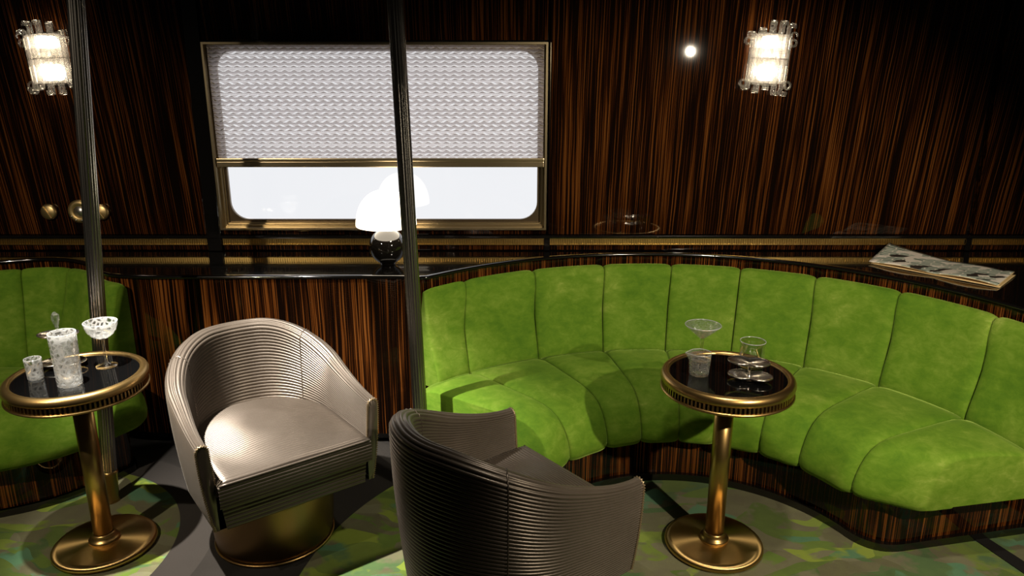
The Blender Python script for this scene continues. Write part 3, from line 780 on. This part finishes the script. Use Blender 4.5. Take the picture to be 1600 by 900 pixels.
cb = [(.020, .004), (.034, .014), (.044, .028), (.049, .042), (.052, .056)]
cg = empty('coupe_glass', (-1.345, 2.375, ZT), 'cut crystal coupe glass at the back of the left table', 'glass')
mk('stem_foot', *lathe([(0, 0), (.033, 0), (.033, .0025), (.018, .005), (.008, .011), (.0045, .02), (.0045, .05), (.007, .055), (.0045, .06), (.0045, .09), (.010, .097), (0, .10)], 40), 'glass_clear', cg)
mk('bowl', *lathe([(0, .097)] + [(a, .097 + b) for a, b in cb] + [(a - .002, .0985 + b) for a, b in reversed(cb)] + [(0, .101)], 48), 'glass_cut_white', cg)
rim_ring(cg, .051, .1545)
mgz = empty('martini_glass', (.640, 2.432, ZT), 'clear martini glass with cut bowl behind the small pouring glass', 'glass')
mk('stem_foot', *lathe([(0, 0), (.034, 0), (.034, .0025), (.018, .005), (.009, .010), (.006, .018), (.006, .03), (.009, .034), (.006, .038), (.006, .062), (.009, .066), (.006, .070), (.008, .078), (0, .080)], 40), 'glass_clear', mgz)
mb = [(.012, .004), (.026, .016), (.040, .028), (.052, .039), (.060, .047)]
V, Fc = lathe([(0, .076)] + [(a, .076 + b) for a, b in mb] + [(a - .002, .078 + b) for a, b in reversed(mb)] + [(0, .082)], 60)
V = [((x * (1 + .02 * cos(20 * math.atan2(y, x)) * .4), y * (1 + .02 * cos(20 * math.atan2(y, x)) * .4), z)) for x, y, z in V]
mk('bowl', V, Fc, 'glass_diamond', mgz)
rim_ring(mgz, .059, .1245)
glass('pouring_glass', (.604, 2.305), 'small cut glass pitcher with spout at the left of the right table', 'pitcher', cup(.031, .036, .074, .003, .010), 'glass_diamond', 60, .025, True)
glass('whisky_glass', (.793, 2.375), 'clear straight tumbler behind the silver dish on the right table', 'glass', cup(.040, .042, .088, .0025, .014), 'glass_clear', 60)
def dish_mesh(rx, sep, dep):
    """two-lobed shallow dish"""
    rows = []; n = 56
    prof = [(0.0, .004), (.45, .005), (.8, .010), (.97, dep), (1.0, dep + .001), (1.01, dep - .001), (.97, dep * .6), (.6, .0), (0, 0)]
    for i in range(n):
        a = 2 * pi * i / n; c, s = cos(a), sin(a)
        b = sep; k = abs(c)
        rr = rx * (.50 + .62 * k ** 1.2)
        rows.append([(rr * f * c, rr * f * s * .95, z) for f, z in prof])
    return grid(rows, closed_u=True)
def make_dish(loc, rz, label, tiers, knob, h):
    ro = empty('silver_tidbit_dish', (loc[0], loc[1], ZT), label, 'dish', rz, 'silver two-lobed dishes')
    for k, (rx, z, dx) in enumerate(tiers):
        V, Fc = dish_mesh(rx, 0, .012); mk('dish_tray', [(x + dx, y, zz + z) for x, y, zz in V], Fc, 'silver', ro)
    mk('dish_foot', *lathe([(0, 0), (.020, 0), (.020, .003), (.006, .006), (.005, h * .5), (.006, h), (0, h)], 24), 'silver', ro)
    if knob:
        P = [(0, h), (.004, h), (.004, h + .008), (.006, h + .011), (.004, h + .014), (.006, h + .018), (.004, h + .021), (.007, h + .027), (.005, h + .03), (.010, h + .042), (.014, h + .056), (.013, h + .066), (.008, h + .074), (.004, h + .078), (0, h + .081)]
        mk('crystal_finial', *lathe(P, 8), 'glass_cut_clear', ro, False)
    return ro
make_dish((-1.487, 2.372), R(10), 'two tier silver dish with crystal finial behind the tall cut glass', [(.064, .006, 0), (.056, .104, 0)], True, .11)
make_dish((.752, 2.262), R(-20), 'stacked silver two-lobed dish at the front of the right table', [(.062, .004, .004), (.058, .050, -.004)], False, .052)
